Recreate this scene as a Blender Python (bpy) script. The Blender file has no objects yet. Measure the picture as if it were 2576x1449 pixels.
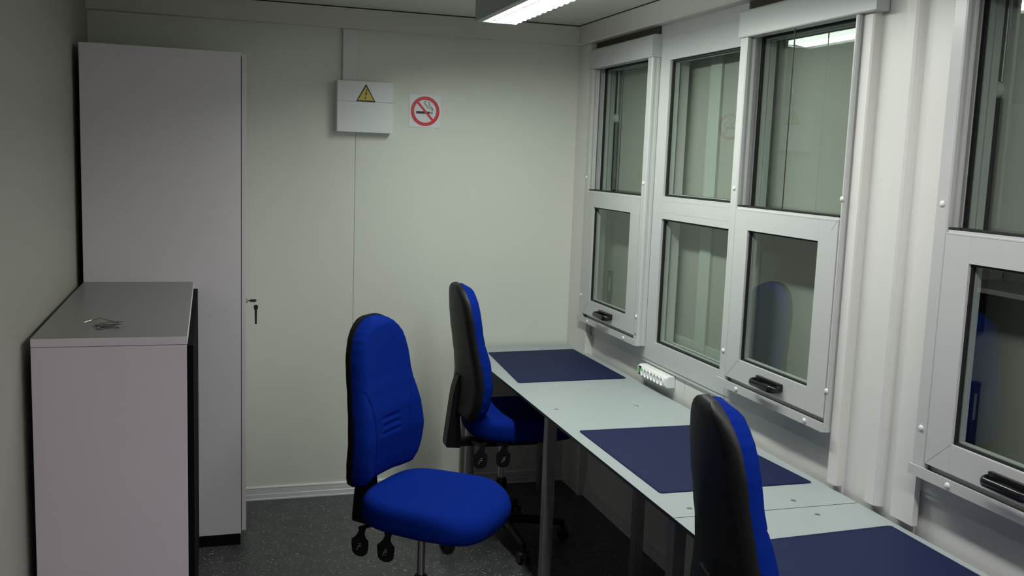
import bpy, bmesh, math, random
from mathutils import Vector, Matrix
random.seed(7)
S = bpy.context.scene
COL = S.collection
rad = math.radians

# ------------------------------------------------------------------ camera
CAM_H = 1.679
cd = bpy.data.cameras.new('camera'); cam = bpy.data.objects.new('camera', cd); COL.objects.link(cam)
S.camera = cam
_y, _p, _r = rad(17.5466), rad(-7.5419), rad(2.1098)
_f = Vector((math.sin(_y)*math.cos(_p), math.cos(_y)*math.cos(_p), math.sin(_p)))
_rt = Vector((math.cos(_y), -math.sin(_y), 0)); _up = _rt.cross(_f)
_r2 = math.cos(_r)*_rt + math.sin(_r)*_up; _u2 = -math.sin(_r)*_rt + math.cos(_r)*_up
M4 = Matrix(((_r2.x, _u2.x, -_f.x, 0), (_r2.y, _u2.y, -_f.y, 0), (_r2.z, _u2.z, -_f.z, CAM_H), (0, 0, 0, 1)))
cam.matrix_world = M4
cd.sensor_fit = 'HORIZONTAL'; cd.sensor_width = 36.0; cd.lens = 2431.3/2576*36.0
cd.clip_start = 0.02; cd.clip_end = 50

# ------------------------------------------------------------------ world, exposure
W = bpy.data.worlds.new('night'); S.world = W; W.use_nodes = True
W.node_tree.nodes['Background'].inputs[0].default_value = (0.01, 0.012, 0.016, 1)
W.node_tree.nodes['Background'].inputs[1].default_value = 0.2
S.view_settings.view_transform = 'Standard'; S.view_settings.look = 'None'
S.view_settings.gamma = 1.0; S.view_settings.use_curve_mapping = False
S.view_settings.exposure = 0.0
LAMP_W = 19          # watts of each luminaire (area lamp inside it)
ADDED_LAMP2_W = 7.5
ADDED_LAMP3_W = 17.0
LAMP_SPREAD = 166
LAMP_TILT = 9         # asymmetric reflector, turned towards the windows

# ------------------------------------------------------------------ materials
def srgb(r, g, b):
    def c(v):
        v /= 255.0
        return v/12.92 if v <= 0.04045 else ((v+0.055)/1.055)**2.4
    return (c(r), c(g), c(b), 1)

def mat(name, col, rough=0.5, metal=0.0, spec=0.5, noise=0.0, nscale=8.0, bump=0.0, bscale=200.0, emit=None, es=0.0, sheen=0.0):
    m = bpy.data.materials.new(name); m.use_nodes = True
    nt = m.node_tree; b = nt.nodes['Principled BSDF']
    b.inputs['Base Color'].default_value = col
    b.inputs['Roughness'].default_value = rough; b.inputs['Metallic'].default_value = metal
    b.inputs['Specular IOR Level'].default_value = spec
    if sheen: b.inputs['Sheen Weight'].default_value = sheen
    tc = nt.nodes.new('ShaderNodeTexCoord')
    if noise:
        n = nt.nodes.new('ShaderNodeTexNoise'); n.inputs['Scale'].default_value = nscale; n.inputs['Detail'].default_value = 4
        nt.links.new(tc.outputs['Object'], n.inputs['Vector'])
        mx = nt.nodes.new('ShaderNodeMix'); mx.data_type = 'RGBA'
        mx.inputs[6].default_value = tuple(c*(1-noise) for c in col[:3])+(1,)
        mx.inputs[7].default_value = tuple(min(1, c*(1+noise)) for c in col[:3])+(1,)
        nt.links.new(n.outputs['Fac'], mx.inputs[0]); nt.links.new(mx.outputs[2], b.inputs['Base Color'])
    if bump:
        n2 = nt.nodes.new('ShaderNodeTexNoise'); n2.inputs['Scale'].default_value = bscale; n2.inputs['Detail'].default_value = 2
        nt.links.new(tc.outputs['Object'], n2.inputs['Vector'])
        bp = nt.nodes.new('ShaderNodeBump'); bp.inputs['Strength'].default_value = bump; bp.inputs['Distance'].default_value = 0.002
        nt.links.new(n2.outputs['Fac'], bp.inputs['Height']); nt.links.new(bp.outputs[0], b.inputs['Normal'])
    if emit:
        b.inputs['Emission Color'].default_value = emit; b.inputs['Emission Strength'].default_value = es
    return m

MT = {}
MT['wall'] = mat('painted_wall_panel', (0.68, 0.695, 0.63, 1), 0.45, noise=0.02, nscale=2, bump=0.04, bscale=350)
MT['wall_l_dim'] = mat('dimmed_left_wall_panel', (0.40, 0.382, 0.345, 1), 0.45, noise=0.02, nscale=2, bump=0.04, bscale=350)  # darker copy of the wall colour, weak lamp light on this side painted in
MT['wall_r'] = mat('painted_steel_panel', (0.71, 0.70, 0.675, 1), 0.4, noise=0.02, nscale=3)
MT['beam'] = mat('painted_beam', (0.63, 0.61, 0.57, 1), 0.45, noise=0.02)
MT['ceil'] = mat('ceiling_panel', (0.66, 0.67, 0.62, 1), 0.5, noise=0.02)
MT['pvc'] = mat('white_window_profile', (0.53, 0.535, 0.53, 1), 0.28, noise=0.01)
MT['gasket'] = mat('black_rubber', (0.006, 0.006, 0.006, 1), 0.6)
MT['black'] = mat('black_plastic', (0.008, 0.008, 0.0085, 1), 0.48, spec=0.2, bump=0.05, bscale=600)
MT['handle'] = mat('black_handle_plastic', (0.008, 0.008, 0.008, 1), 0.22, spec=0.5)
MT['gap'] = mat('dark_gap', (0.02, 0.018, 0.015, 1), 0.9)
MT['foam_shade'] = mat('brown_foam_recess_shade', (0.055, 0.048, 0.032, 1), 0.9, noise=0.3, nscale=30)  # brown sealing strip, coloured dark to stand for shade in the recess
MT['skirt'] = mat('white_skirting', (0.66, 0.66, 0.68, 1), 0.3)
MT['cab'] = mat('light_grey_laminate', (0.72, 0.67, 0.715, 1), 0.42, noise=0.015, nscale=4, bump=0.02, bscale=500)
MT['side'] = mat('lilac_grey_laminate', (0.78, 0.70, 0.79, 1), 0.42, noise=0.015, nscale=4, bump=0.02, bscale=500)
MT['cabtop'] = mat('grey_laminate_top', (0.24, 0.24, 0.225, 1), 0.38, noise=0.02, nscale=5)
MT['anthracite'] = mat('anthracite_front', (0.006, 0.005, 0.005, 1), 0.85, spec=0.08)
MT['desk'] = mat('grey_compact_laminate', (0.35, 0.39, 0.395, 1), 0.45, noise=0.01, nscale=6)
MT['deskedge'] = mat('dark_laminate_core', (0.02, 0.02, 0.02, 1), 0.5)
MT['mat'] = mat('navy_desk_pad', (0.010, 0.016, 0.060, 1), 0.65, spec=0.18, noise=0.06, nscale=10, bump=0.06, bscale=300)
MT['galv'] = mat('galvanised_steel', (0.30, 0.30, 0.32, 1), 0.42, metal=0.75, noise=0.22, nscale=26)
MT['chrome'] = mat('brushed_steel', (0.55, 0.55, 0.56, 1), 0.3, metal=1.0)
MT['white'] = mat('white_plastic', (0.80, 0.80, 0.80, 1), 0.35)
MT['box'] = mat('white_steel_box', (0.74, 0.75, 0.77, 1), 0.35, noise=0.015)
MT['shellgrey'] = MT['black']
MT['signwhite'] = mat('sign_white', (0.72, 0.76, 0.80, 1), 0.35)
MT['red'] = mat('sign_red', (0.62, 0.008, 0.018, 1), 0.4)
MT['signblack'] = mat('sign_black', (0.006, 0.006, 0.006, 1), 0.5)
MT['yellow'] = mat('warning_yellow', (0.56, 0.47, 0.05, 1), 0.35)
MT['green'] = mat('green_switch', (0.03, 0.33, 0.03, 1), 0.3, emit=(0.05, 0.6, 0.05, 1), es=0.12)
MT['outside'] = mat('closed_shutter', (0.285, 0.30, 0.265, 1), 0.6, noise=0.02)
MT['outstrip'] = mat('outer_strip', (0.36, 0.40, 0.36, 1), 0.6)
MT['spacer'] = mat('aluminium_spacer', (0.50, 0.53, 0.51, 1), 0.45, metal=0.2)
MT['tube'] = mat('fluorescent_tube', (0.9, 0.9, 0.9, 1), 0.4, emit=(0.93, 1.0, 0.95, 1), es=9.0)
MT['refl'] = mat('bright_louvre_reflector', (0.9, 0.9, 0.9, 1), 0.25, metal=0.3)
MT['diff'] = mat('lit_side_diffuser', (0.85, 0.85, 0.85, 1), 0.5, emit=(0.93, 1.0, 0.95, 1), es=6.0)
MT['lumbody'] = mat('luminaire_housing', (0.42, 0.45, 0.43, 1), 0.4)
MT['icon'] = mat('printed_grey_symbol', (0.25, 0.25, 0.28, 1), 0.5)
MT['cord'] = mat('steel_cord', (0.045, 0.042, 0.035, 1), 0.5, metal=0.3)
MT['key'] = mat('key_steel', (0.28, 0.27, 0.26, 1), 0.3, metal=0.9)

def fabric():
    m = mat('royal_blue_fabric', (0.004, 0.030, 0.235, 1), 0.9, spec=0.06)
    nt = m.node_tree; b = nt.nodes['Principled BSDF']; tc = nt.nodes['Texture Coordinate']
    v = nt.nodes.new('ShaderNodeTexVoronoi'); v.inputs['Scale'].default_value = 420
    nt.links.new(tc.outputs['Object'], v.inputs['Vector'])
    bp = nt.nodes.new('ShaderNodeBump'); bp.inputs['Strength'].default_value = 0.12; bp.inputs['Distance'].default_value = 0.0008
    nt.links.new(v.outputs['Distance'], bp.inputs['Height']); nt.links.new(bp.outputs[0], b.inputs['Normal'])
    cr = nt.nodes.new('ShaderNodeValToRGB')
    cr.color_ramp.elements[0].color = (0.0020, 0.021, 0.24, 1); cr.color_ramp.elements[1].color = (0.0015, 0.015, 0.185, 1)
    cr.color_ramp.elements[1].position = 0.75
    nt.links.new(v.outputs['Distance'], cr.inputs[0]); nt.links.new(cr.outputs[0], b.inputs['Base Color'])
    return m
MT['blue'] = fabric()

def floor_mat():
    m = mat('speckled_vinyl', (0.045, 0.046, 0.048, 1), 0.4)
    nt = m.node_tree; b = nt.nodes['Principled BSDF']; tc = nt.nodes['Texture Coordinate']
    n = nt.nodes.new('ShaderNodeTexNoise'); n.inputs['Scale'].default_value = 14; n.inputs['Detail'].default_value = 5
    nt.links.new(tc.outputs['Object'], n.inputs['Vector'])
    base = nt.nodes.new('ShaderNodeValToRGB')
    base.color_ramp.elements[0].color = (0.040, 0.041, 0.044, 1); base.color_ramp.elements[0].position = 0.35
    base.color_ramp.elements[1].color = (0.062, 0.064, 0.066, 1); base.color_ramp.elements[1].position = 0.7
    nt.links.new(n.outputs['Fac'], base.inputs[0])
    dist = nt.nodes.new('ShaderNodeTexNoise'); dist.inputs['Scale'].default_value = 90
    nt.links.new(tc.outputs['Object'], dist.inputs['Vector'])
    add = nt.nodes.new('ShaderNodeMix'); add.data_type = 'RGBA'; add.inputs[0].default_value = 0.012
    nt.links.new(tc.outputs['Object'], add.inputs[6]); nt.links.new(dist.outputs['Color'], add.inputs[7])
    mp = nt.nodes.new('ShaderNodeMapping'); mp.inputs['Rotation'].default_value = (0, 0, 0.9); mp.inputs['Scale'].default_value = (1.0, 1.9, 1.0)
    nt.links.new(add.outputs[2], mp.inputs['Vector'])
    v = nt.nodes.new('ShaderNodeTexVoronoi'); v.inputs['Scale'].default_value = 66
    nt.links.new(mp.outputs[0], v.inputs['Vector'])
    lt = nt.nodes.new('ShaderNodeMath'); lt.operation = 'LESS_THAN'; lt.inputs[1].default_value = 0.23
    nt.links.new(v.outputs['Distance'], lt.inputs[0])
    sep = nt.nodes.new('ShaderNodeSeparateColor'); nt.links.new(v.outputs['Color'], sep.inputs[0])
    gt = nt.nodes.new('ShaderNodeMath'); gt.operation = 'GREATER_THAN'; gt.inputs[1].default_value = 0.52
    nt.links.new(sep.outputs[0], gt.inputs[0])
    mu = nt.nodes.new('ShaderNodeMath'); mu.operation = 'MULTIPLY'
    nt.links.new(lt.outputs[0], mu.inputs[0]); nt.links.new(gt.outputs[0], mu.inputs[1])
    fl = nt.nodes.new('ShaderNodeMix'); fl.data_type = 'RGBA'
    nt.links.new(sep.outputs[1], fl.inputs[0])
    fl.inputs[6].default_value = (0.14, 0.15, 0.15, 1); fl.inputs[7].default_value = (0.60, 0.60, 0.55, 1)
    mx = nt.nodes.new('ShaderNodeMix'); mx.data_type = 'RGBA'
    nt.links.new(mu.outputs[0], mx.inputs[0]); nt.links.new(base.outputs[0], mx.inputs[6]); nt.links.new(fl.outputs[2], mx.inputs[7])
    nt.links.new(mx.outputs[2], b.inputs['Base Color'])
    return m
MT['floor'] = floor_mat()

def glass():
    m = bpy.data.materials.new('window_glass'); m.use_nodes = True; nt = m.node_tree; nt.nodes.clear()
    out = nt.nodes.new('ShaderNodeOutputMaterial'); mix = nt.nodes.new('ShaderNodeMixShader')
    tr = nt.nodes.new('ShaderNodeBsdfTransparent'); tr.inputs[0].default_value = (0.91, 0.95, 0.92, 1)
    gl = nt.nodes.new('ShaderNodeBsdfGlossy'); gl.inputs['Roughness'].default_value = 0.012
    gl.inputs['Color'].default_value = (0.93, 1.0, 0.94, 1)
    ge = nt.nodes.new('ShaderNodeNewGeometry')
    d = nt.nodes.new('ShaderNodeVectorMath'); d.operation = 'DOT_PRODUCT'
    nt.links.new(ge.outputs['Incoming'], d.inputs[0]); nt.links.new(ge.outputs['Normal'], d.inputs[1])
    ab = nt.nodes.new('ShaderNodeMath'); ab.operation = 'ABSOLUTE'; nt.links.new(d.outputs['Value'], ab.inputs[0])
    om = nt.nodes.new('ShaderNodeMath'); om.operation = 'SUBTRACT'; om.inputs[0].default_value = 1; nt.links.new(ab.outputs[0], om.inputs[1])
    pw = nt.nodes.new('ShaderNodeMath'); pw.operation = 'POWER'; pw.inputs[1].default_value = 5; nt.links.new(om.outputs[0], pw.inputs[0])
    ma = nt.nodes.new('ShaderNodeMath'); ma.operation = 'MULTIPLY_ADD'; ma.inputs[1].default_value = 0.86; ma.inputs[2].default_value = 0.14
    nt.links.new(pw.outputs[0], ma.inputs[0])
    nt.links.new(ma.outputs[0], mix.inputs[0]); nt.links.new(tr.outputs[0], mix.inputs[1]); nt.links.new(gl.outputs[0], mix.inputs[2])
    nt.links.new(mix.outputs[0], out.inputs[0])
    return m
MT['glass'] = glass()

# ------------------------------------------------------------------ mesh helpers
class MB:
    def __init__(s, origin=(0, 0, 0)):
        s.bm = bmesh.new(); s.o = Vector(origin)
    def v(s, co): return s.bm.verts.new(Vector(co))
    def box(s, x0, x1, y0, y1, z0, z1, bev=0.0, seg=2):
        b2 = bmesh.new()
        vs = [b2.verts.new((x, y, z)) for x in (x0, x1) for y in (y0, y1) for z in (z0, z1)]
        for f in ((0, 1, 3, 2), (4, 6, 7, 5), (0, 4, 5, 1), (2, 3, 7, 6), (0, 2, 6, 4), (1, 5, 7, 3)):
            b2.faces.new([vs[i] for i in f])
        bmesh.ops.recalc_face_normals(b2, faces=b2.faces)
        if bev: bmesh.ops.bevel(b2, geom=b2.edges[:], offset=bev, segments=seg, affect='EDGES', profile=0.6)
        s.merge(b2); return s
    def merge(s, b2, mtx=None):
        me = bpy.data.meshes.new('t'); b2.to_mesh(me); b2.free()
        if mtx: me.transform(mtx)
        s.bm.from_mesh(me); bpy.data.meshes.remove(me)
    def prism(s, pts, axis, a, b, bev=0.0):
        """pts 2D polygon in the two other axes (order x,y,z without axis), extruded a..b"""
        b2 = bmesh.new()
        def mk(p, t):
            if axis == 'x': return (t, p[0], p[1])
            if axis == 'y': return (p[0], t, p[1])
            return (p[0], p[1], t)
        A = [b2.verts.new(mk(p, a)) for p in pts]; B = [b2.verts.new(mk(p, b)) for p in pts]
        b2.faces.new(A); b2.faces.new(B[::-1])
        n = len(pts)
        for i in range(n): b2.faces.new((A[i], B[i], B[(i+1) % n], A[(i+1) % n]))
        bmesh.ops.recalc_face_normals(b2, faces=b2.faces)
        if bev: bmesh.ops.bevel(b2, geom=b2.edges[:], offset=bev, segments=2, affect='EDGES')
        s.merge(b2); return s
    def cyl(s, p0, p1, r0, r1=None, n=24):
        r1 = r0 if r1 is None else r1
        p0, p1 = Vector(p0), Vector(p1); d = (p1-p0).normalized()
        q = d.to_track_quat('Z', 'Y').to_matrix()
        b2 = bmesh.new(); A = []; B = []
        for i in range(n):
            a = 2*math.pi*i/n; w = q @ Vector((math.cos(a), math.sin(a), 0))
            A.append(b2.verts.new(p0+w*r0)); B.append(b2.verts.new(p1+w*r1))
        b2.faces.new(A[::-1]); b2.faces.new(B)
        for i in range(n): b2.faces.new((A[i], A[(i+1) % n], B[(i+1) % n], B[i]))
        s.merge(b2); return s
    def dome(s, c, axis, r, h, n=16):
        c = Vector(c); d = Vector(axis).normalized(); q = d.to_track_quat('Z', 'Y').to_matrix()
        b2 = bmesh.new(); prev = None
        for k in range(5):
            t = k/4*math.pi/2; rr = r*math.cos(t); hh = h*math.sin(t)
            if k == 4: ring = [b2.verts.new(c+d*h)]
            else: ring = [b2.verts.new(c+q @ Vector((rr*math.cos(2*math.pi*i/n), rr*math.sin(2*math.pi*i/n), hh))) for i in range(n)]
            if prev:
                for i in range(n):
                    if len(ring) == 1: b2.faces.new((prev[i], prev[(i+1) % n], ring[0]))
                    else: b2.faces.new((prev[i], prev[(i+1) % n], ring[(i+1) % n], ring[i]))
            prev = ring
        s.merge(b2); return s
    def tube(s, pts, r, n=10, ry=None):
        pts = [Vector(p) for p in pts]; b2 = bmesh.new(); prev = None; up = None
        for i, p in enumerate(pts):
            d = (pts[min(i+1, len(pts)-1)]-pts[max(i-1, 0)]).normalized()
            if up is None:
                up = Vector((0, 0, 1)) if abs(d.z) < 0.9 else Vector((1, 0, 0))
            sd = d.cross(up).normalized(); up = sd.cross(d).normalized()
            rr = r[i] if isinstance(r, (list, tuple)) else r
            ring = [b2.verts.new(p+sd*rr*math.cos(2*math.pi*k/n)+up*(ry or rr)*math.sin(2*math.pi*k/n)) for k in range(n)]
            if prev:
                for k in range(n): b2.faces.new((prev[k], prev[(k+1) % n], ring[(k+1) % n], ring[k]))
            else: b2.faces.new(ring[::-1])
            prev = ring
        b2.faces.new(prev); s.merge(b2); return s
    def ring(s, x0, x1, Y0, Y1, Z0, Z1, y0, y1, z0, z1, bev=0.0):
        """rectangular frame in the YZ plane: outer Y0..Y1,Z0..Z1, hole y0..y1,z0..z1"""
        s.box(x0, x1, Y0, y0, Z0, Z1, bev); s.box(x0, x1, y1, Y1, Z0, Z1, bev)
        s.box(x0, x1, y0, y1, Z0, z0, bev); s.box(x0, x1, y0, y1, z1, Z1, bev)
        return s
    def build(s, name, m, parent=None, smooth=False, loc=None):
        bm = s.bm
        bmesh.ops.recalc_face_normals(bm, faces=bm.faces)
        me = bpy.data.meshes.new(name)
        if loc is None and parent is None and len(bm.verts):
            xs = [v.co.x for v in bm.verts]; ys = [v.co.y for v in bm.verts]; zs = [v.co.z for v in bm.verts]
            loc = ((min(xs)+max(xs))/2, (min(ys)+max(ys))/2, min(zs))
        if loc is not None: bmesh.ops.translate(bm, verts=bm.verts, vec=-Vector(loc))
        bm.to_mesh(me); bm.free()
        me.materials.append(MT[m] if isinstance(m, str) else m)
        if smooth:
            for p in me.polygons: p.use_smooth = True
        o = bpy.data.objects.new(name, me); COL.objects.link(o)
        if loc is not None: o.location = loc
        if parent: o.parent = parent
        return o

def autosmooth(o, ang=35):
    for p in o.data.polygons: p.use_smooth = True
    o.data.set_sharp_from_angle(angle=rad(ang))
    return o

def tag(o, label, cat, group=None, kind=None):
    o['label'] = label; o['category'] = cat
    if group: o['group'] = group
    if kind: o['kind'] = kind
    return o
def struct(o, label, cat): return tag(o, label, cat, kind='structure')
def empty(name, loc, rz=0):
    o = bpy.data.objects.new(name, None); COL.objects.link(o); o.empty_display_size = 0.05
    o.location = loc; o.rotation_euler = (0, 0, rz); return o
class Loc(MB):
    """mesh built in world coordinates and parented under an unrotated empty"""
    def __init__(s, par):
        super().__init__(); s.par = par
        w = Vector(par.location); p = par.parent
        while p: w = w+Vector(p.location); p = p.parent
        s.w = w
    def build(s, name, m, smooth=False):
        bmesh.ops.translate(s.bm, verts=s.bm.verts, vec=-s.w)
        return super().build(name, m, parent=s.par, smooth=smooth)

# ------------------------------------------------------------------ room shell
XL, XR, YB, YN, ZC = -0.50, 1.807, 4.662, -1.35, 2.346
b = MB().box(XL-0.1, 2.6, YN-0.1, YB+0.1, -0.08, 0.0)
struct(b.build('floor', 'floor'), 'dark grey speckled vinyl floor of the cabin office', 'floor')
b = MB().box(XL-0.1, XR+0.25, YN-0.1, YB+0.1, ZC+0.005, ZC+0.07)
struct(b.build('ceiling', 'ceil'), 'flat pale grey ceiling panels with a dark joint along the beams', 'ceiling')
# back wall: two panels with a narrow joint
b = MB().box(XL-0.1, 0.6662, YB, YB+0.05, 0, ZC+0.07).box(0.6678, XR+0.3, YB, YB+0.05, 0, ZC+0.07).box(XL-0.1, XR+0.3, YB+0.05, YB+0.1, 0, ZC+0.07)
struct(b.build('wall_back', 'wall'), 'cream panelled end wall with one thin vertical joint', 'wall')
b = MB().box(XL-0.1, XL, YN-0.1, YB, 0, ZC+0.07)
struct(b.build('wall_left', 'wall_l_dim'), 'plain cream wall on the left behind the sideboard', 'wall')
b = MB().box(XL-0.1, XR+0.25, YN-0.1, YN, 0, ZC+0.07)
struct(b.build('wall_near', 'wall'), 'cream end wall behind the camera', 'wall')
# window wall: panel below the windows, lintel above, solid part beside the camera
WX = 1.824
b = MB()
b.box(WX, WX+0.05, 3.418, YB, 0, 0.845).box(WX, WX+0.05, YN, 3.4155, 0, 0.845).box(WX+0.01, WX+0.05, 3.4155, 3.418, 0, 0.845)
b.box(WX, WX+0.05, YN, YB, 2.17, ZC+0.07)
b.box(WX, WX+0.05, YN, 1.34, 0.845, 2.17)
b.box(WX-0.005, WX+0.05, 2.066, 2.43, 0.3, 2.30)
struct(b.build('wall_right', 'wall_r'), 'cream steel window wall on the right above the long worktop', 'wall')
# ceiling border beams
b = MB().box(XL, 1.8345, 4.612, YB, 2.256, ZC)
b.box(XL, 1.8345, 4.618, YB, ZC-0.001, ZC+0.0048)
struct(b.build('trim_1', 'beam'), 'cream ceiling border beam across the end wall', 'beam')
b = MB().prism([(1.759, ZC), (1.759, 2.262), (1.765, 2.256), (1.8238, 2.256), (1.8238, ZC+0.02), (1.763, ZC+0.02), (1.763, ZC)], 'y', YN, 4.612)
struct(b.build('trim_2', 'beam'), 'cream ceiling border beam above the windows', 'beam')
b = MB().box(XL, 1.7625, 4.6145, 4.6175, ZC+0.0005, ZC+0.0055).box(1.7595, 1.7625, YN, 4.6145, ZC+0.0005, ZC+0.0055)
struct(b.build('trim_3', 'gap'), 'thin dark joint between ceiling panel and border beams', 'trim')
# corner post and module joint posts
b = MB().box(1.785, WX, 4.502, YB, 0.0, 2.2555, 0.002).box(1.785, WX, 4.405, 4.502, 0.0, 0.828, 0.001).box(1.785, 1.8115, 4.405, 4.502, 0.828, 0.8965, 0.001)
struct(b.build('trim_4', 'wall_r'), 'cream corner post between end wall and left sliding window', 'post')
b = MB().prism([(1.8285, 2.4185), (1.793, 2.4185), (1.790, 2.416), (1.790, 2.378), (1.794, 2.373), (1.8285, 2.371)], 'z', 0.745, 2.2555).box(1.812, 1.8285, 2.371, 2.4335, 0.3, 0.744)
struct(b.build('trim_5', 'wall_r'), 'cream steel joint post right of the middle sliding window', 'post')
b = MB().prism([(1.8285, 2.252), (1.799, 2.250), (1.795, 2.245), (1.795, 2.208), (1.799, 2.200), (1.808, 2.194), (1.8285, 2.186)], 'z', 0.745, 2.2555)
struct(b.build('trim_6', 'wall_r'), 'narrow ribbed steel cover strip in the recess between the window units', 'trim')
b = MB().prism([(1.8285, 2.140), (1.798, 2.137), (1.794, 2.132), (1.794, 2.045), (1.8115, 2.045), (1.8115, 2.067), (1.8285, 2.067)], 'z', 0.745, 2.2555)
struct(b.build('trim_7', 'wall_r'), 'cream steel joint post left of the nearest window', 'post')
# skirting
def skirt(n, pts, axis, a, bb, label):
    struct(MB().prism(pts, axis, a, bb).build(n, 'skirt'), label, 'skirting board')
pf = [(0, 0), (0.014, 0), (0.014, 0.006), (0.011, 0.008), (0.011, 0.028), (0.0095, 0.030), (0.0095, 0.056), (0.011, 0.059), (0.009, 0.064), (0.0, 0.066)]
skirt('baseboard_back', [(YB-p[0], p[1]) for p in pf], 'x', 0.06, 1.784, 'white ribbed skirting board along the end wall')
skirt('baseboard_right', [(WX-p[0], p[1]) for p in pf], 'y', YN, 4.404, 'white skirting board under the worktop along the window wall')
skirt('baseboard_left', [(XL+p[0], p[1]) for p in pf], 'y', YN, YB, 'white skirting board along the left wall')
# closed exterior behind the glazing
b = MB().box(1.925, 1.98, YN, YB+0.3, 0.3, 2.5)
struct(b.build('wall_outside', 'outside'), 'pale closed outer wall seen dimly through the window glass', 'wall')
b = MB().box(1.914, 1.9245, 3.440, 3.530, 0.3, 2.5).box(1.917, 1.9245, 3.07, 3.440, 0.80, 0.960).box(1.917, 1.9245, 3.530, 3.75, 0.80, 0.960)
struct(b.build('trim_8', 'outstrip'), 'pale vertical strip and ledge outside behind the middle window', 'trim')

# ------------------------------------------------------------------ windows
def cap(par, pts, r=0.0075):
    for p in pts:
        m = Loc(par); m.cyl((p[0], p[1], p[2]), (p[0]-0.002, p[1], p[2]), r, r, 20); m.dome((p[0]-0.002, p[1], p[2]), (-1, 0, 0), r, 0.0035)
        autosmooth(m.build('screw_cap', 'white'), 40)

def pane(par, x, y0, y1, z0, z1, name='glass_pane'):
    """clear sheet of the glazing unit"""
    e = Loc(par)
    for dx in (0.0,):
        vs = [e.v((x+dx, y0, z0)), e.v((x+dx, y0, z1)), e.v((x+dx, y1, z1)), e.v((x+dx, y1, z0))]
        e.bm.faces.new(vs)
    return e.build(name, 'glass')

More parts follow.
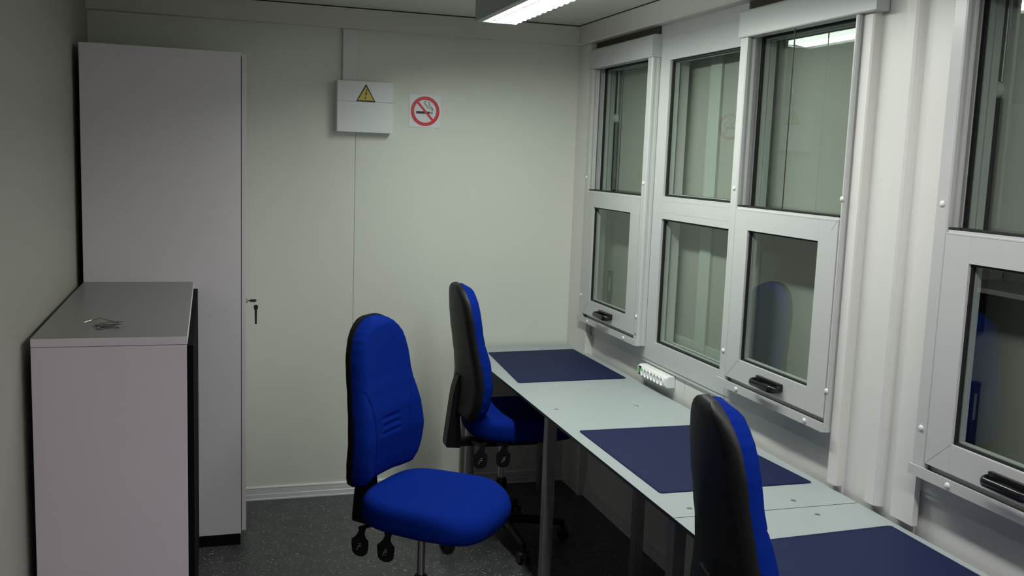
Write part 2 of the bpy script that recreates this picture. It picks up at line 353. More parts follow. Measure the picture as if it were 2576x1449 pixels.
def sliding(n, yn, yf, label, cord_y=None, tw=0.046, hn=0.047):
    """vertical sliding window; yn/yf = near and far edge of the sash"""
    w = empty(n, (1.83, (yn+yf)/2, 0.83)); struct(w, label, 'window')
    FX = 1.812                                                    # front of the fixed frame
    oy0, oy1 = yn-0.004, yf+0.057
    f = Loc(w); f.ring(FX, 1.90, oy0-0.008, oy1+0.0135, 0.845, 2.224, oy0, oy1, 0.936, 2.150, 0.0015)
    f.box(FX+0.003, 1.8238, oy0-0.008, oy1+0.01, 0.830, 0.845)
    f.box(FX+0.015, 1.90, oy0, oy1, 1.49, 1.528)
    f.box(1.828, 1.872, oy1-0.018, oy1, 1.528, 2.150, 0.001).box(1.842, 1.872, oy1-0.028, oy1-0.017, 1.528, 2.150, 0.001).box(1.828, 1.872, oy0, oy1, 2.138, 2.150, 0.001)
    f.build('frame', 'pvc')
    g = Loc(w); gy1 = oy1-0.028
    g.ring(1.846, 1.8538, oy0, gy1+0.001, 1.528, 2.139, oy0+0.012, gy1-0.010, 1.537, 2.129)
    g.build('gasket', 'gasket')
    s = Loc(w); s.ring(1.8565, 1.8735, oy0, gy1+0.001, 1.529, 2.139, oy0+0.022, gy1-0.012, 1.539, 2.127); s.ring(1.876, 1.898, oy0, gy1+0.001, 1.529, 2.139, oy0+0.022, gy1-0.014, 1.541, 2.125); s.build('glazing_spacer', 'spacer')
    pane(w, 1.855, oy0+0.001, gy1, 1.529, 2.138, 'upper_glass_pane')
    # guide tracks in front of the frame
    zt0, zt1 = 0.897, 2.127
    for (a, c, ends) in ((yn-tw, yn-0.002, 'near'), (yf+0.002, yf+0.048, 'far')):
        t = Loc(w)
        if ends == 'near':
            d = min(0.004, (c-a)/3)
            t.prism([(1.772, a+d), (1.776, a), (1.785, a-0.0005), (1.787, a+0.0025), (1.797, a+0.0025), (1.799, a-0.0005), (1.809, a-0.0005), (1.811, a+0.002), (1.8118, a+0.002),
                     (1.8118, c), (1.776, c), (1.772, c-d)], 'z', zt0, zt1)
        else:
            t.prism([(1.772, a+0.004), (1.775, a), (1.785, a), (1.787, a+0.009), (1.798, a+0.009), (1.800, a+0.001), (1.808, a+0.001), (1.810, a+0.010), (1.8118, a+0.010),
                     (1.8118, c), (1.775, c), (1.772, c-0.004)], 'z', zt0, zt1)
        t.build('guide_track', 'pvc')
    k_ = Loc(w); k_.box(1.803, 1.8238, yn-hn+0.01, yf+0.05, 2.2245, 2.2555); k_.build('foam_recess_shade', 'foam_shade')  # sealing strip above the header, its dark colour imitates the recess shade
    h = Loc(w)
    h.prism([(1.769, 2.132), (1.771, 2.1285), (1.8118, 2.1285), (1.8118, 2.222), (1.777, 2.222), (1.771, 2.218), (1.769, 2.212)], 'y', yn-hn, yf+0.058)
    h.build('header_box', 'pvc')
    r = Loc(w)
    r.prism([(1.762, 0.898), (1.8118, 0.898), (1.8118, 0.935), (1.811, 0.935), (1.811, 0.916), (1.767, 0.916), (1.767, 0.926), (1.762, 0.926)], 'y', yn-tw+0.001, yf+0.048)
    r.box(1.795, 1.8118, yn, yf, 0.916, 0.9375)
    r.build('sill_rail', 'pvc')
    sz0, sz1 = 0.938, 1.5455
    gy0, gy_, gz0, gz1 = yn+0.093, yf-0.085, 1.013, 1.468
    sa = Loc(w)
    sa.ring(1.771, 1.812, yn, yf, sz0, sz1-0.006, gy0, gy_, gz0, gz1, 0.001)
    sa.box(1.775, 1.810, yn+0.001, yf-0.001, sz1-0.008, sz1, 0.001)
    sa.build('sash', 'pvc')
    q = Loc(w)
    for (ya, za, yb, zb) in ((yf, sz0, gy_, gz0), (yn, sz1-0.006, yn+0.03, sz1-0.04)):
        q.tube([(1.7709, ya, za), (1.7709, yb, zb)], 0.0005, 6)
    q.box(1.7705, 1.771, yn+0.002, yf-0.002, sz1-0.0105, sz1-0.0095)
    q.build('mitre_joint', 'spacer')
    g = Loc(w); g.ring(1.779, 1.7868, gy0-0.002, gy_+0.002, gz0-0.002, gz1+0.002, gy0+0.006, gy_-0.007, gz0+0.006, gz1-0.006); g.build('sash_gasket', 'gasket')
    s = Loc(w); s.ring(1.7885, 1.806, gy0-0.001, gy_+0.001, gz0-0.001, gz1+0.001, gy0+0.008, gy_-0.009, gz0+0.008, gz1-0.008); s.build('sash_spacer', 'spacer')
    pane(w, 1.788, gy0, gy_, gz0, gz1, 'sash_glass_pane')
    g = Loc(w); g.box(1.779, 1.8118, yn+0.01, yf-0.01, sz1-0.001, sz1+0.006); g.box(1.777, 1.790, yf-0.04, yf+0.0005, sz1, sz1+0.006); g.build('brush_seal', 'gasket')
    hy = (yn+yf)/2+0.0; hw = 0.073; hz = 0.976
    hd = Loc(w); hd.box(1.758, 1.771, hy-hw, hy+hw, hz-0.012, hz+0.015, 0.003)
    P = []
    for k in range(9):
        a = math.pi/2*k/8; P.append((1.759-0.030*math.sin(a), hy+hw-0.022+0.020*math.cos(a), hz-0.004))
    for k in range(9):
        a = math.pi/2*k/8; P.append((1.759-0.030*math.cos(a), hy-hw+0.022-0.020*math.sin(a), hz-0.004))
    hd.tube(P, 0.0055, 12, ry=0.0115)
    autosmooth(hd.build('handle', 'handle'), 40)
    if cord_y:
        c = Loc(w); c.cyl((1.792, cord_y, 1.55), (1.792, cord_y, 2.13), 0.0019, n=8); c.build('cord', 'cord')
    cap(w, [(1.772, yn-min(0.026, tw/2+0.001), z) for z in (1.601, 1.025)]+[(1.772, yf+0.024, z) for z in (1.609, 1.025)])
    cap(w, [(1.762, yn+0.077, 0.911), (1.762, yf-0.097, 0.911)])
    return w

w1 = sliding('window_1', 3.821, 4.430, 'white vertical sliding window farthest away, next to the end wall', cord_y=4.112)
w3 = sliding('window_3', 2.435, 3.020, 'white vertical sliding window right of the fixed middle pane', cord_y=2.765, tw=0.015, hn=0.095)
w4 = sliding('window_4', 1.402, 1.994, 'nearest white sliding window, cut off by the right picture edge', cord_y=1.695)
q = Loc(w1); q.cyl((1.772, 3.797, 0.947), (1.7705, 3.797, 0.947), 0.005); q.build('screw_cap', 'galv')

# fixed middle window
w2 = empty('window_2', (1.83, 3.36, 0.83)); struct(w2, 'fixed two-pane window between the two sliding windows', 'window')
f = Loc(w2); Y0, Y1, FX = 3.116, 3.686, 1.812
zz = (0.930, 1.458, 1.552, 2.110)
f.box(FX, 1.90, 3.0915, Y0, 0.845, 2.2555).box(FX, 1.90, Y1, 3.8085, 0.845, 2.2555)
f.box(FX, 1.90, Y0, Y1, 0.845, zz[0]).box(FX, 1.90, Y0, Y1, zz[3], 2.256).box(FX, 1.90, Y0, Y1, zz[1], zz[2])
f.box(FX+0.003, 1.8238, 3.0915, 3.8085, 0.83, 0.845)
f.box(FX-0.0015, FX, 3.093, 3.76, 2.206, 2.2075)
f.build('frame', 'pvc')
q = Loc(w2); q.box(FX-0.0004, FX, 3.093, 3.72, 1.5335, 1.5343).box(FX-0.0004, FX, 3.093, 3.72, 1.4845, 1.4853); q.build('bead_joint', 'spacer')
for i, (a, c) in enumerate(((zz[0], zz[1]), (zz[2], zz[3]))):
    g = Loc(w2); g.ring(1.822, 1.8308, Y0, Y1, a, c, Y0+0.010, Y1-0.010, a+0.008, c-0.008); g.ring(1.852, 1.8545, Y0, Y1, a, c, Y0+0.014, Y1-0.014, a+0.011, c-0.011); g.build('gasket', 'gasket')
    s = Loc(w2); s.ring(1.8335, 1.851, Y0, Y1, a, c, Y0+0.012, Y1-0.013, a+0.010, c-0.010); s.build('glazing_spacer', 'spacer')
    pane(w2, 1.832, Y0, Y1, a, c, 'glass_pane')

# fittings on the outer reveals behind glass
def outer_fittings(par, yj, yl):
    f = Loc(par); f.box(1.901, 1.920, yj-0.024, yj, 1.50, 1.88, 0.003); f.build('balance_tube', 'black')
    f = Loc(par); f.dome((1.911, yj-0.010, 1.90), (0, -1, 0), 0.022, 0.012); f.cyl((1.911, yj-0.022, 1.92), (1.911, yj-0.022, 2.20), 0.0016); f.build('balance_bracket', 'spacer')
    f = Loc(par); f.box(1.897, 1.920, yl-0.016, yl, 0.955, 1.150, 0.002); f.build('latch_plate', 'gasket')
    f = Loc(par); f.box(1.900, 1.908, yl-0.0185, yl-0.0165, 1.05, 1.12, 0.0005); f.build('latch_bolt', 'galv')
    f = Loc(par); f.box(1.901, 1.920, yl-0.006, yl+0.004, 1.28, 1.46, 0.002); f.build('latch_bar', 'gasket')
outer_fittings(w4, 2.032, 2.001)
outer_fittings(w1, 4.462, 4.432)

# ------------------------------------------------------------------ luminaires
def luminaire(y0, y1, watts, label, xc=1.135, col=(0.93, 1.0, 0.92)):
    L = empty('ceiling_luminaire', (xc, (y0+y1)/2, ZC+0.005)); tag(L, label, 'ceiling light', 'louvred ceiling luminaires')
    z0, z1, hw = 2.235, ZC+0.005, 0.084
    h = Loc(L); h.box(xc-hw, xc+hw, y0, y1, z1-0.006, z1-0.0005)
    h.prism([(xc-hw, z1), (xc-hw, z0+0.004), (xc-hw+0.010, z0), (xc-hw+0.020, z0), (xc-hw+0.020, z0+0.002), (xc-hw+0.006, z0+0.012), (xc-hw+0.006, z1)], 'y', y0, y1)
    h.prism([(xc+hw, z1), (xc+hw, z0+0.036), (xc+hw-0.010, z0+0.036), (xc+hw-0.010, z1)], 'y', y0, y1)
    h.box(xc-hw, xc+hw, y1-0.004, y1, z0+0.004, z1-0.001).box(xc-hw, xc+hw, y0, y0+0.004, z0+0.004, z1-0.001)
    h.build('housing', 'lumbody')
    t = Loc(L)
    for dx in (-0.034, 0.034): t.cyl((xc+dx, y0+0.03, z0+0.040), (xc+dx, y1-0.03, z0+0.040), 0.013, n=16)
    autosmooth(t.build('fluorescent_tube', 'tube'), 40)
    r = Loc(L); r.box(xc-hw+0.01, xc+hw-0.012, y0+0.006, y1-0.006, z1-0.012, z1-0.0065)
    r.box(xc-0.003, xc+0.003, y0+0.006, y1-0.006, z0+0.014, z0+0.030)
    n = int((y1-y0)/0.06)
    for k in range(1, n):
        y = y0+(y1-y0)*k/n
        r.box(xc-hw+0.022, xc+hw-0.012, y-0.001, y+0.001, z0+0.013, z0+0.026)
    r.build('louvre', 'refl')
    d_ = Loc(L); n2 = int((y1-y0)/0.06); ya = y0+0.005; st_ = (y1-y0-0.01)/n2
    pr = [(ya, z0+0.036)]
    for k in range(n2):
        for q_ in range(7): pr.append((ya+st_*(k+q_/6), z0+0.006-0.006*math.sin(math.pi*q_/6)))
    pr.append((y1-0.005, z0+0.036))
    d_.prism(pr, 'x', xc+hw-0.007, xc+hw-0.001); d_.build('side_diffuser', 'diff')
    ld = bpy.data.lights.new('lamp_light', 'AREA'); ld.shape = 'RECTANGLE'; ld.size = 0.07; ld.size_y = y1-y0-0.04
    ld.energy = watts; ld.color = col; ld.spread = rad(LAMP_SPREAD)
    lo = bpy.data.objects.new('lamp_light', ld); COL.objects.link(lo); lo.parent = L
    lo.location = (-0.004, 0, z0+0.011-(ZC+0.005)); lo.rotation_euler = (0, rad(-LAMP_TILT), 0)
    return L
luminaire(2.50, 3.96, LAMP_W, 'bright louvred fluorescent luminaire hanging under the ceiling near the windows')
luminaire(0.75, 2.21, ADDED_LAMP2_W, 'second louvred luminaire, added unseen farther along the row to light the near windows', col=(1.0, 0.955, 0.97))  # added fixture out of view, brightens the near window frames

luminaire(-1.0, 0.46, ADDED_LAMP3_W, 'third louvred luminaire, added unseen above and behind the camera to light the sideboard', col=(1.0, 0.94, 0.99))  # added fixture out of view, brightens the sideboard from behind the camera

# ------------------------------------------------------------------ electrical box, duct, sign
b = empty('fuse_box', (0.702, YB, 1.78)); tag(b, 'white metal fuse box with yellow warning triangle mounted high on the end wall', 'electrical box')
m = Loc(b); m.box(0.571, 0.833, 4.602, YB, 1.782, 1.924, 0.002); m.build('lower_cover', 'box')
m = Loc(b); m.box(0.571, 0.833, 4.602, YB, 1.9243, 2.018, 0.002); m.build('upper_cover', 'box')
cx, cz = 0.7035, 1.9255; s = 0.0445
tri = lambda k, dz=0: [(cx-s*k, cz+dz), (cx+s*k, cz+dz), (cx, cz+dz+s*1.732*k)]
m = Loc(b); m.prism([(cx-s, cz), (cx-s*0.96, cz-0.001), (cx+s*0.96, cz-0.001), (cx+s, cz), (cx+0.002, cz+s*1.74), (cx-0.002, cz+s*1.74)], 'y', 4.6000, 4.6019); wt = m.build('warning_triangle', 'signblack')
wt['label'] = 'yellow triangle with black border and lightning bolt'
m = Loc(b); m.prism(tri(0.84, 0.0045), 'y', 4.5994, 4.6002); y_ = m.build('yellow_field', 'yellow'); y_.parent = wt
bolt = [(0.006, 0.058), (-0.002, 0.030), (0.0035, 0.032), (-0.0005, 0.016), (-0.004, 0.017), (0.001, 0.008), (0.004, 0.019), (0.0018, 0.018), (0.0085, 0.040), (0.002, 0.037), (0.010, 0.058)]
bolt = [(-0.003+p[0], p[1]) for p in bolt]
m = Loc(b); m.prism([(cx+p[0], cz+p[1]) for p in bolt], 'y', 4.5989, 4.5996); y_ = m.build('lightning_bolt', 'signblack'); y_.parent = wt
m = MB().box(0.600, 0.665, YB-0.020, YB, 2.019, 2.2555, 0.002)
tag(m.build('cable_duct', 'wall_r'), 'short cream cable duct running from the fuse box up to the ceiling beam', 'cable duct')

sg = empty('no_smoking_sign', (0.999, YB, 1.897)); tag(sg, 'square white no smoking sign with red ring on the end wall', 'sign')
m = Loc(sg); m.box(0.922, 1.077, YB-0.0025, YB, 1.820, 1.974); m.build('sign_plate', 'signwhite')
def ringmesh(par, cx, cz, r0, r1, yy, th, name, mtn, extra=None):
    m = Loc(par); n = 64; b2 = m.bm
    V = []
    for k in range(n):
        a = 2*math.pi*k/n; c, s_ = math.cos(a), math.sin(a)
        V.append([b2.verts.new((cx+r*c, y, cz+r*s_)) for (r, y) in ((r0, yy), (r1, yy), (r1, yy-th), (r0, yy-th))])
    for k in range(n):
        A, B = V[k], V[(k+1) % n]
        for j in range(4): b2.faces.new((A[j], B[j], B[(j+1) % 4], A[(j+1) % 4]))
    if extra: extra(m)
    return m.build(name, mtn)
scx, scz = 1.000, 1.897
def bar(m):
    a = rad(-48); c, s_ = math.cos(a), math.sin(a); L_, w_ = 0.060, 0.0052
    m.prism([(scx+c*u-s_*v, scz+s_*u+c*v) for (u, v) in ((-L_, -w_), (L_, -w_), (L_, w_), (-L_, w_))], 'y', YB-0.0043, YB-0.0025)
ringmesh(sg, scx, scz, 0.0545, 0.0705, YB-0.0025, 0.0014, 'prohibition_ring', 'red', bar)
m = Loc(sg); m.box(0.956, 1.023, YB-0.0035, YB-0.0024, 1.885, 1.896)
for k in range(3): m.box(1.0255+k*0.0045, 1.0275+k*0.0045, YB-0.0035, YB-0.0024, 1.885, 1.896)
m.build('cigarette', 'signblack')
m = Loc(sg)
sm = [(1.033, 1.900), (1.032, 1.908), (1.024, 1.913), (1.014, 1.915), (1.008, 1.920), (1.006, 1.926), (0.999, 1.931), (0.997, 1.938), (1.000, 1.945), (1.004, 1.948)]
sm2 = [(1.038, 1.900), (1.037, 1.912), (1.029, 1.919), (1.021, 1.921), (1.019, 1.925), (1.022, 1.931), (1.020, 1.938), (1.014, 1.942)]
for pp in (sm, sm2): m.tube([(p[0], YB-0.0030, p[1]) for p in pp], 0.0021, 8, ry=0.0011)
m.build('smoke', 'signblack')

# ------------------------------------------------------------------ cabinet
c = empty('tall_cabinet', (-0.175, 4.38, 0)); tag(c, 'tall light grey office cupboard standing in the left corner', 'cabinet')
CX0, CX1, CY0, CY1 = -0.475, 0.125, 4.12, 4.645
m = Loc(c); m.box(CX0, CX1, CY0, CY1, 0.050, 2.067, 0.001); m.build('carcass', 'cab')
m = Loc(c); m.box(CX0, CX1-0.002, CY0+0.002, CY1-0.01, 0, 0.0495); m.build('plinth', 'anthracite')
m = Loc(c); m.box(CX1+0.003, CX1+0.021, CY0+0.001, CY1-0.002, 0.064, 2.060, 0.001); d = m.build('door', 'cab')
m = Loc(c); m.box(CX1+0.0005, CX1+0.003, CY0+0.006, CY1-0.01, 0.07, 2.05); m.build('door_seal', 'gap')
m = Loc(c); m.cyl((0.146, 4.165, 1.052), (0.151, 4.165, 1.052), 0.011); m.cyl((0.151, 4.165, 1.052), (0.1535, 4.165, 1.052), 0.008); lk = autosmooth(m.build('lock', 'chrome'), 40)
lk['label'] = 'small chrome lock'
k = empty('key_pair', (0.176, 4.165, 1.05)); tag(k, 'pair of small keys, one in the cupboard lock and one hanging', 'keys')
m = Loc(k); m.cyl((0.150, 4.165, 1.052), (0.162, 4.165, 1.052), 0.0022); m.prism([(0.160, 1.050), (0.166, 1.046), (0.184, 1.046), (0.190, 1.050), (0.190, 1.054), (0.184, 1.058), (0.166, 1.058), (0.160, 1.054)], 'y', 4.164, 4.166)
m.build('lock_key', 'cord')
m = Loc(k); m.tube([(0.190+0.010*math.sin(a), 4.165+0.001, 1.043+0.010*math.cos(a)) for a in [2*math.pi*i/20 for i in range(21)]], 0.0008, 6)
m.build('key_ring', 'chrome')
m = Loc(k); 
m.prism([(0.182, 1.034), (0.178, 1.028), (0.178, 1.020), (0.182, 1.012), (0.1835, 0.952), (0.191, 0.952), (0.192, 1.012), (0.196, 1.020), (0.196, 1.028), (0.192, 1.034)], 'y', 4.1645, 4.1665)
m.build('hanging_key', 'signblack')

# ------------------------------------------------------------------ sideboard
sb = empty('sideboard', (-0.268, 3.52, 0)); tag(sb, 'low light grey sideboard with dark front in front of the tall cupboard', 'sideboard')
SX0, SX1, SY0, SY1, SZ = -0.475, -0.063, 2.911, 4.116, 1.139
m = Loc(sb); m.box(SX0, SX1, SY0, SY0+0.02, 0.05, SZ-0.0265, 0.0008).box(SX0, SX1, SY1-0.02, SY1, 0.05, SZ-0.0265).box(SX0, SX0+0.01, SY0+0.02, SY1-0.02, 0.05, SZ-0.0265)
m.box(SX0+0.01, SX1-0.01, SY0+0.02, SY1-0.02, 0.05, 0.07); m.build('carcass', 'side')
m = Loc(sb); m.box(SX0, SX1+0.002, SY0, SY1, SZ-0.025, SZ-0.0012, 0.0006); m.build('top_edge', 'side')
m = Loc(sb); m.box(SX0+0.0008, SX1+0.001, SY0+0.0008, SY1-0.0008, SZ-0.0012, SZ); m.build('top', 'cabtop')
for ya, yb in ((SY0+0.001, (SY0+SY1)/2-0.0015), ((SY0+SY1)/2+0.0015, SY1-0.001)):
    m = Loc(sb); m.box(SX1+0.001, SX1+0.018, ya, yb, 0.055, SZ-0.028, 0.001); d = m.build('door', 'anthracite')
m = Loc(sb); m.box(SX0+0.01, SX1-0.01, SY0+0.01, SY1-0.01, 0, 0.05); m.build('plinth', 'anthracite')

# keys on the sideboard
kk = empty('bunch_of_keys', (-0.30, 3.09, SZ)); tag(kk, 'small steel keys with wire loops lying on the sideboard top', 'keys')
def flatkey(par, x, y, a, L_=0.055, z=SZ+0.002):
    m = Loc(par); ca, sa_ = math.cos(a), math.sin(a)
    def T(u, v): return (x+ca*u-sa_*v, y+sa_*u+ca*v)
    head = [T(0.011*math.cos(t), 0.011*math.sin(t)) for t in [rad(30+300*i/14) for i in range(15)]]
    m.prism(head+[T(0.012, -0.004), T(L_-0.006, -0.004), T(L_, 0), T(L_-0.006, 0.004), T(0.03, 0.003), T(0.012, 0.004)], 'z', z-0.0015, z+0.001)
    return m.build('key', 'key')
flatkey(kk, -0.305, 3.045, rad(35)); flatkey(kk, -0.318, 3.09, rad(10), z=SZ+0.006)
flatkey(kk, -0.300, 3.075, rad(-12), 0.05, z=SZ+0.004)
m = Loc(kk)
def loop(cx, cy, rx, ry, a, z):
    return [(cx+math.cos(a)*rx*math.cos(t)-math.sin(a)*ry*math.sin(t), cy+math.sin(a)*rx*math.cos(t)+math.cos(a)*ry*math.sin(t), z+0.006+0.005*math.sin(t+1)) for t in [2*math.pi*i/28 for i in range(29)]]
m.tube(loop(-0.285, 3.10, 0.040, 0.016, rad(-8), SZ), 0.0011, 6)
m.tube(loop(-0.282, 3.06, 0.036, 0.012, rad(4), SZ), 0.0011, 6)
m.tube([(-0.365, 3.155, SZ+0.002), (-0.345, 3.175, SZ+0.006), (-0.32, 3.17, SZ+0.012), (-0.295, 3.13, SZ+0.012), (-0.262, 3.115, SZ+0.006)], 0.0014, 6)
m.build('wire_loop', 'key')

# ------------------------------------------------------------------ worktops, trestles, mats
def dz(y): return 0.0058*(y-2.55)
DZ = 0.728
def worktop(y0, y1, label):
    T = empty('worktop', (1.5, (y0+y1)/2, DZ+dz((y0+y1)/2))); tag(T, label, 'worktop', 'grey worktops along the window wall')
    T.rotation_euler = (math.atan(0.0058), 0, 0)
    L_ = (y1-y0)/2
    m = MB().box(1.207-1.5, 1.800-1.5, -L_, L_, -0.0105, -0.001).box(1.2085-1.5, 1.7985-1.5, -L_+0.001, L_-0.001, -0.0125, -0.0105)
    m.build('core', 'deskedge', parent=T)
    m = MB().box(1.207-1.5, 1.800-1.5, -L_+0.0005, L_-0.0005, -0.001, 0.0)
    m.build('laminate', 'desk', parent=T)
    return T
wt1 = worktop(2.2795, 4.635, 'grey laminate worktop farther away, reaching to the end wall')
wt2 = worktop(0.0, 2.2765, 'grey laminate worktop nearest the camera, carrying the cropped desk pad')
def screws(T, pts):
    yc = T.location.y
    for (x, y) in pts:
        m = MB().cyl((x-1.5, y-yc, 0.0), (x-1.5, y-yc, 0.0012), 0.0085, 0.0075, 24).cyl((x-1.5, y-yc, 0.0012), (x-1.5, y-yc, 0.0016), 0.0035, 0.0035, 6)
        autosmooth(m.build('bolt_head', 'galv', parent=T), 40)
screws(wt1, [(1.274, 3.405), (1.609, 3.401), (1.285, 2.335), (1.619, 2.330), (1.595, 4.515)])
screws(wt2, [(1.622, 2.218), (1.288, 2.218)])
def trestle(y, label, xf=1.262, xr=1.625):
    T = empty('trestle_leg_frame', ((xf+xr)/2, y, 0)); tag(T, label, 'table frame', 'galvanised trestles under the worktops')
    top = DZ-0.0135+dz(y)
    zt = top-0.001
    for x in (xf, xr):
        m = Loc(T); m.box(x-0.020, x+0.020, y-0.020, y+0.020, 0, zt, 0.003); m.build('leg', 'galv')
    m = Loc(T); m.box(xf+0.021, xr-0.021, y-0.018, y+0.018, zt-0.036, zt-0.001, 0.002); m.build('top_bar', 'galv')
trestle(3.355, 'galvanised trestle under the middle of the far worktop', 1.235, 1.62)
trestle(2.325, 'galvanised trestle under the near end of the far worktop', 1.245, 1.62)
trestle(4.515, 'galvanised trestle under the worktop beside the end wall', 1.235, 1.62)
trestle(2.205, 'galvanised trestle under the far end of the near worktop', 1.262, 1.62)
def pad(c, label):
    b2 = MB(); n = 6; P = []
    # rounded corners polygon
    for i, p in enumerate(c):
        p = Vector(p); a = Vector(c[i-1]); d = Vector(c[(i+1) % 4]); r = 0.012
        u = (a-p).normalized()*r; w = (d-p).normalized()*r
        for k in range(n+1):
            t = k/n; P.append(tuple((1-t)**2*(p+u)+2*t*(1-t)*p+t*t*(p+w)))
    yc = sum(p[1] for p in c)/4; xc = sum(p[0] for p in c)/4
    m = MB().prism([(p[0]-xc, p[1]-yc) for p in P], 'z', 0.0, 0.003)
    cc = 0.0
    o = m.build('desk_pad', 'mat', loc=(0, 0, 0)); o.location = (xc, yc, DZ+dz(yc)+0.0003); o.rotation_euler = (math.atan(0.0058), 0, 0)
    tag(o, label, 'desk pad', 'navy desk pads on the worktops')
    # stitched border line
    k = 0.975
    m2 = MB(); Q = [((p[0]-xc)*k, (p[1]-yc)*k, 0.0030) for p in P]; Q.append(Q[0]); m2.tube(Q, 0.0006, 6)
    m2.build('border_seam', 'mat', parent=o)
pad([(1.258, 3.838), (1.766, 3.852), (1.756, 4.492), (1.300, 4.462)], 'navy blue desk pad farthest away, close to the end wall')
pad([(1.256, 2.462), (1.768, 2.455), (1.722, 3.105), (1.252, 3.110)], 'navy blue desk pad in the middle, partly hidden by the right chair')
pad([(1.262, 1.455), (1.772, 1.45), (1.772, 2.100), (1.262, 2.078)], 'navy blue desk pad nearest the camera, cut off by the picture edge')

# power strip
ps = empty('power_strip', (1.7972, 3.61, 0.7775)); tag(ps, 'white multi-socket power strip with green switch fixed below the window', 'power strip')
m = Loc(ps); m.prism([(1.8237, 0.7745), (1.8232, 0.8215), (1.7922, 0.8215), (1.7792, 0.8135), (1.7792, 0.7825), (1.7872, 0.7745)], 'y', 3.498, 3.7721, 0.002); m.build('housing', 'white')
for i in range(7):
    y = 3.5280+i*0.0310
    m = Loc(ps); n = 24
    prof = [(0.0145, 0.0), (0.0145, -0.006), (0.0130, -0.0065), (0.0120, -0.001)]
    b2 = m.bm; R = []
    for (r_, dx_) in prof: R.append([b2.verts.new((1.7787+dx_, y+r_*math.cos(2*math.pi*q/n), 0.7970+1.25*r_*math.sin(2*math.pi*q/n))) for q in range(n)])
    for j in range(3):
        for q in range(n): b2.faces.new((R[j][q], R[j][(q+1) % n], R[j+1][(q+1) % n], R[j+1][q]))
    b2.faces.new(R[3])
    autosmooth(m.build('socket', 'white'), 40)
m = Loc(ps); m.box(1.7767, 1.7794, 3.7330, 3.7560, 0.7795, 0.8165, 0.001); m.build('switch_frame', 'handle')
m = Loc(ps); m.box(1.7742, 1.7769, 3.7365, 3.7530, 0.7865, 0.8095, 0.001); m.build('switch', 'green')
m = Loc(ps); m.tube([(1.7992, 3.7681, 0.7875), (1.7992, 3.7823, 0.7845), (1.8032, 3.7864, 0.7675), (1.8207, 3.7823, 0.7425), (1.8208, 3.7752, 0.70), (1.8208, 3.7701, 0.3)], 0.0035, 8); autosmooth(m.build('cable', 'white'), 60)

# ------------------------------------------------------------------ office chairs
def interp(tab, v):
    if v <= tab[0][0]: return tab[0][1]
    for (a, x), (b_, y) in zip(tab, tab[1:]):
        if v <= b_:
            t = (v-a)/(b_-a); t = t*t*(3-2*t)*0.35+t*0.65
            return x+(y-x)*t
    return tab[-1][1]
WB = [(0, .150), (.03, .175), (.08, .195), (.16, .207), (.25, .210), (.33, .206), (.41, .199), (.50, .188), (.58, .179), (.68, .172), (.76, .167), (.82, .157), (.88, .142), (.92, .122), (.955, .096), (.982, .066), (1, .030)]
CB = [(0, -.020), (.12, -.008), (.28, 0.0), (.42, -.006), (.55, -.018), (.66, -.028), (.80, -.036), (1, -.046)]
HB = 0.560
def smooth(a, b_, x):
    t = max(0, min(1, (x-a)/(b_-a))); return t*t*(3-2*t)
def back_surface(u, v, kind):
    """kind: 'front','rear' of cushion, 'srear' rear of shell. returns (x,y,z) local to the backrest base"""
    grow = 0.004 if kind[0] == 's' else 0.0
    w = interp(WB, v)+grow; y = u*w; z = v*HB+(grow if v > 0.5 else -grow)
    wrap = 0.026*(y/0.22)**2
    base = interp(CB, v)+wrap-0.060
    e = min(w-abs(y), HB-v*HB+0.001, v*HB+0.001)
    if kind == 'front':
        R = 0.034; k = max(0.0, 1-e/R); t = math.sqrt(max(0, 1-k*k))
        x = base+0.008+0.044*t
        low = 1-smooth(0.5, 0.68, v)
        us = interp([(0, .50), (.12, .50), (.25, .52), (.38, .58), (.48, .68), (.56, .84), (.62, 1.1)], v)
        x += 0.006*low*smooth(us-0.05, us+0.22, abs(u))
        x -= 0.0062*math.exp(-((abs(u)-us)*w/0.0045)**2)*low*min(1, e/0.02)
        for q in range(3):
            vc = 0.385-0.046*q
            x -= 0.0045*math.exp(-((v-vc)*HB/0.0055)**2)*(1-smooth(0.24, 0.33, abs(u)))
        return (x, y, z)
    if kind == 'rear': return (base+0.004, y, z)
    R = 0.030; k = max(0.0, 1-e/R); t = math.sqrt(max(0, 1-k*k))
    if kind == 'srear':
        h_ = 0.010*math.exp(-((u)/0.45)**2)*(1-smooth(0.25, 0.55, v))
        return (base-0.002-0.020*t-h_, y, z)
    return (base+0.006, y, z)      # sfront
def sheet(k1, k2, nu, nv):
    bm = bmesh.new(); G = []
    for kd in (k1, k2):
        g = []
        for j in range(nv+1):
            v = 0.5-0.5*math.cos(math.pi*j/nv); v = 0.6*v+0.4*j/nv
            row = []
            for i in range(nu+1):
                u = -math.cos(math.pi*i/nu); u = 0.55*u+0.45*(2*i/nu-1)
                row.append(bm.verts.new(back_surface(u, v, kd)))
            g.append(row)
        G.append(g)
    for s_, g in enumerate(G):
        for j in range(nv):
            for i in range(nu):
                q = (g[j][i], g[j][i+1], g[j+1][i+1], g[j+1][i])
                bm.faces.new(q if s_ == 0 else q[::-1])
    bd = lambda g: [g[0][i] for i in range(nu+1)]+[g[j][nu] for j in range(1, nv+1)]+[g[nv][i] for i in range(nu-1, -1, -1)]+[g[j][0] for j in range(nv-1, 0, -1)]
    A, B = bd(G[0]), bd(G[1]); n = len(A)
    for i in range(n): bm.faces.new((A[i], A[(i+1) % n], B[(i+1) % n], B[i]))
    return bm
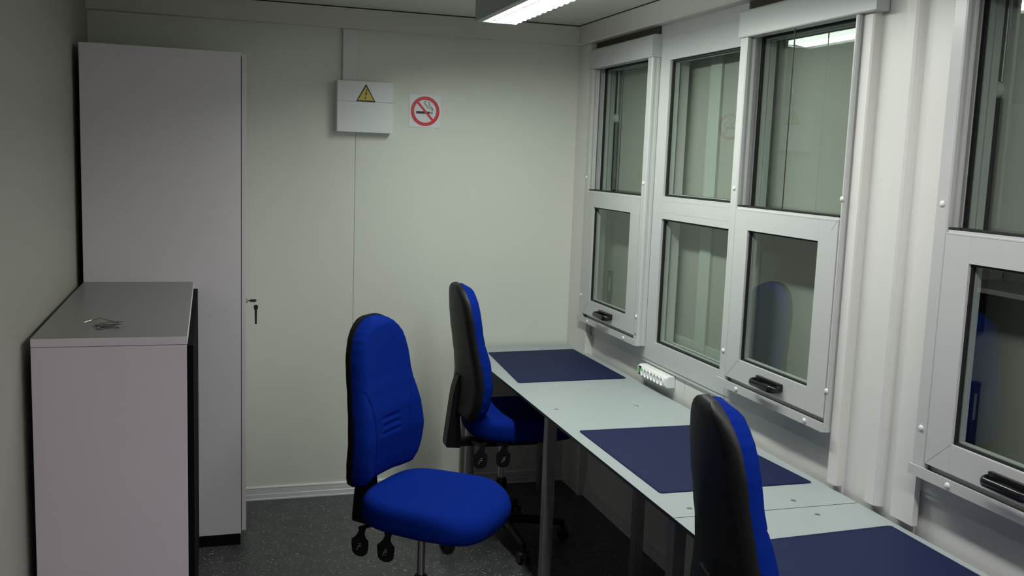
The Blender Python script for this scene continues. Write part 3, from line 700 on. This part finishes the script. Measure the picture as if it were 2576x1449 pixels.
def seat_bm(grow=0.0, z_hi=0.0, shell=False):
    bm = bmesh.new(); n = 72; rings = []
    def out(a):
        c, s_ = math.cos(a), math.sin(a); ex = 2/3.1
        x = math.copysign(abs(c)**ex, c); y = math.copysign(abs(s_)**ex, s_)
        wx = 0.245 if c > 0 else 0.220
        wy = 0.245*(1-0.10*(1-(x+1)/2)) 
        return x*wx, y*wy
    def top(r, a):
        x, y = out(a); x *= r; y *= r
        z = -0.006*math.exp(-(r*r)/0.25)+0.010*(abs(y)/0.245)**2-0.030*smooth(0.10, 0.26, x)+0.012*smooth(0.05, 0.22, -x)
        return x, y, z
    if not shell:
        prof = []
        for k in range(1, 13): prof.append((0.84*k/12, 0.0))
        for k in range(1, 9):
            t = k/8*math.pi/2; prof.append((0.84+0.16*math.sin(t), -0.042*(1-math.cos(t))))
        prof += [(1.0, -0.058), (0.992, -0.074), (0.97, -0.086), (0.93, -0.090)]
    else:
        prof = [(0.3, -0.089), (0.85, -0.089), (0.865, -0.091), (0.85, -0.100), (0.78, -0.106), (0.3, -0.112)]
    cz = top(0, 0)[2]
    first = bm.verts.new((0, 0, cz if not shell else -0.089)); prev = None
    for (r, dzz) in prof:
        ring = []
        for i in range(n):
            a = 2*math.pi*i/n; x, y, z = top(r, a)
            if shell or dzz < -0.05: z = z*0.5
            ring.append(bm.verts.new((x, y, (z+dzz))))
        if prev is None:
            for i in range(n): bm.faces.new((first, ring[i], ring[(i+1) % n]))
        else:
            for i in range(n): bm.faces.new((prev[i], ring[i], ring[(i+1) % n], prev[(i+1) % n]))
        prev = ring
    bm.faces.new(prev[::-1])
    return bm

def lever_mb(x, y, ztop, zbot, st):
    """flat paddle hanging from a stem, facing -y"""
    m = MB(); H = ztop-zbot
    half = [(0.011, (st-0.090-ztop)/H), (0.010, -0.12), (0.012, -0.26), (0.020, -0.38), (0.031, -0.46), (0.030, -0.72), (0.027, -0.88), (0.018, -0.965), (0.006, -1.0)]
    P = [(x+p[0], ztop+p[1]*H) for p in half]+[(x-p[0], ztop+p[1]*H) for p in half[::-1]]
    P = [(p[0]+0.35*max(0, p[1]-zbot-0.068), p[1]) for p in P]
    m.prism(P, 'y', y-0.006, y+0.006, 0.0018)
    return m
def icon_mb(x, y, zc, two):
    m = MB()
    def st(a, b_, r=0.0009): m.tube([(x+a[0], y, zc+a[1]), (x+b_[0], y, zc+b_[1])], r, 6)
    st((-0.002, 0.012), (0.009, 0.013)); st((0.0035, 0.012), (0.0035, 0.005)); st((-0.003, 0.004), (0.008, 0.004), 0.0013)
    st((-0.003, 0.004), (-0.006, -0.008), 0.0012); st((-0.006, -0.008), (-0.010, -0.010))
    if two: st((0.003, -0.001), (0.001, -0.008))
    return m

def make_chair(label, loc, rz, st, bz, lz, lx0=-0.155, ba=0.3, sl=0.27):
    """st = height of the seat top, bz = height of the backrest's lower edge; local +x is forward"""
    T = empty('office_chair', (loc[0], loc[1], 0), rz); tag(T, label, 'chair', 'blue swivel chairs')
    def put(mb, name, m, par=T, ang=40):
        o = mb.build(name, m, parent=par, loc=None); autosmooth(o, ang); return o
    def tr(bm, x, y, z):
        m = MB(); m.merge(bm, Matrix.Translation((x, y, z))); return m
    put(tr(seat_bm(), 0.045, 0, st), 'seat_cushion', 'blue', ang=80)
    put(tr(seat_bm(shell=True), 0.045, 0, st+0.0005), 'seat_shell', 'black')
    put(tr(sheet('front', 'rear', 110, 170), -0.118, 0, bz), 'backrest', 'blue', ang=80)
    put(tr(sheet('sfront', 'srear', 32, 48), -0.1195, 0, bz), 'back_shell', 'black', ang=60)
    # back support bar
    m = MB(); zb = bz
    sh = [(-0.215, zb+0.17), (-0.235, zb+0.10), (-0.250, zb-0.02), (-0.262, st-0.125), (-0.262, st-0.150), (-0.200, st-0.155), (-0.195, st-0.12), (-0.205, zb-0.02), (-0.200, zb+0.05), (-0.196, zb+0.17)]
    m.prism(sh, 'y', -0.038, 0.038, 0.003); put(m, 'back_support', 'black')
    m = MB().box(-0.21, 0.05, -0.030, 0.030, st-0.150, st-0.122, 0.003).box(-0.10, 0.14, -0.075, 0.075, st-0.145, st-0.110, 0.006); put(m, 'tilt_mechanism', 'black')
    for (lx, two) in ((lx0, False), (lx0+0.100, True)):
        m = lever_mb(lx, -0.19, min(lz+0.075, st-0.094), lz-0.052, st); m.cyl((lx, -0.19, st-0.100), (lx, -0.06, st-0.125), 0.007); lv = put(m, 'lever', 'black')
        put(icon_mb(lx, -0.1965, lz-0.020, two), 'symbol', 'icon', par=lv)
    m = MB().cyl((0, 0, 0.20), (0, 0, st-0.14), 0.0135); put(m, 'gas_spring', 'chrome')
    m = MB().cyl((0, 0, 0.085), (0, 0, min(sl, st-0.24)), 0.026).cyl((0, 0, min(sl, st-0.24)), (0, 0, min(sl, st-0.24)+0.012), 0.026, 0.019); put(m, 'column_sleeve', 'black')
    m = MB().cyl((0, 0, 0.070), (0, 0, 0.115), 0.042, 0.034); put(m, 'hub', 'black')
    for k in range(5):
        a = 2*math.pi*k/5+ba; c_, s_ = math.cos(a), math.sin(a)
        pts = [(c_*r, s_*r, z) for (r, z) in ((0.02, 0.092), (0.10, 0.092), (0.20, 0.085), (0.29, 0.074))]
        m = MB().tube(pts, [0.024, 0.021, 0.018, 0.014], 10, ry=None); leg = put(m, 'base_arm', 'black')
        m = MB(); ex, ey = c_*0.285, s_*0.285; px_, py_ = -s_, c_
        m.cyl((ex, ey, 0.045), (ex, ey, 0.075), 0.008)
        for sg_ in (-1, 1):
            o1 = Vector((ex+px_*0.008*sg_, ey+py_*0.008*sg_, 0.027)); o2 = Vector((ex+px_*0.024*sg_, ey+py_*0.024*sg_, 0.027))
            m.cyl(o1, o2, 0.027, 0.025, 28)
        put(m, 'castor', 'handle', par=leg)
    return T
make_chair('blue swivel chair in front with its seat turned towards the camera, standing free', (0.700, 3.15), rad(-41), 0.543, 0.568, 0.398, -0.13, 0.89, 0.222)
make_chair('blue swivel chair farthest away, pushed under the worktop beside the end wall', (1.234, 3.96), rad(-1), 0.590, 0.588, 0.443, -0.15, 1.03)
make_chair('blue swivel chair at the right, nearest the camera, seen from its black back', (1.272, 1.800), rad(-12), 0.500, 0.613, 0.38)
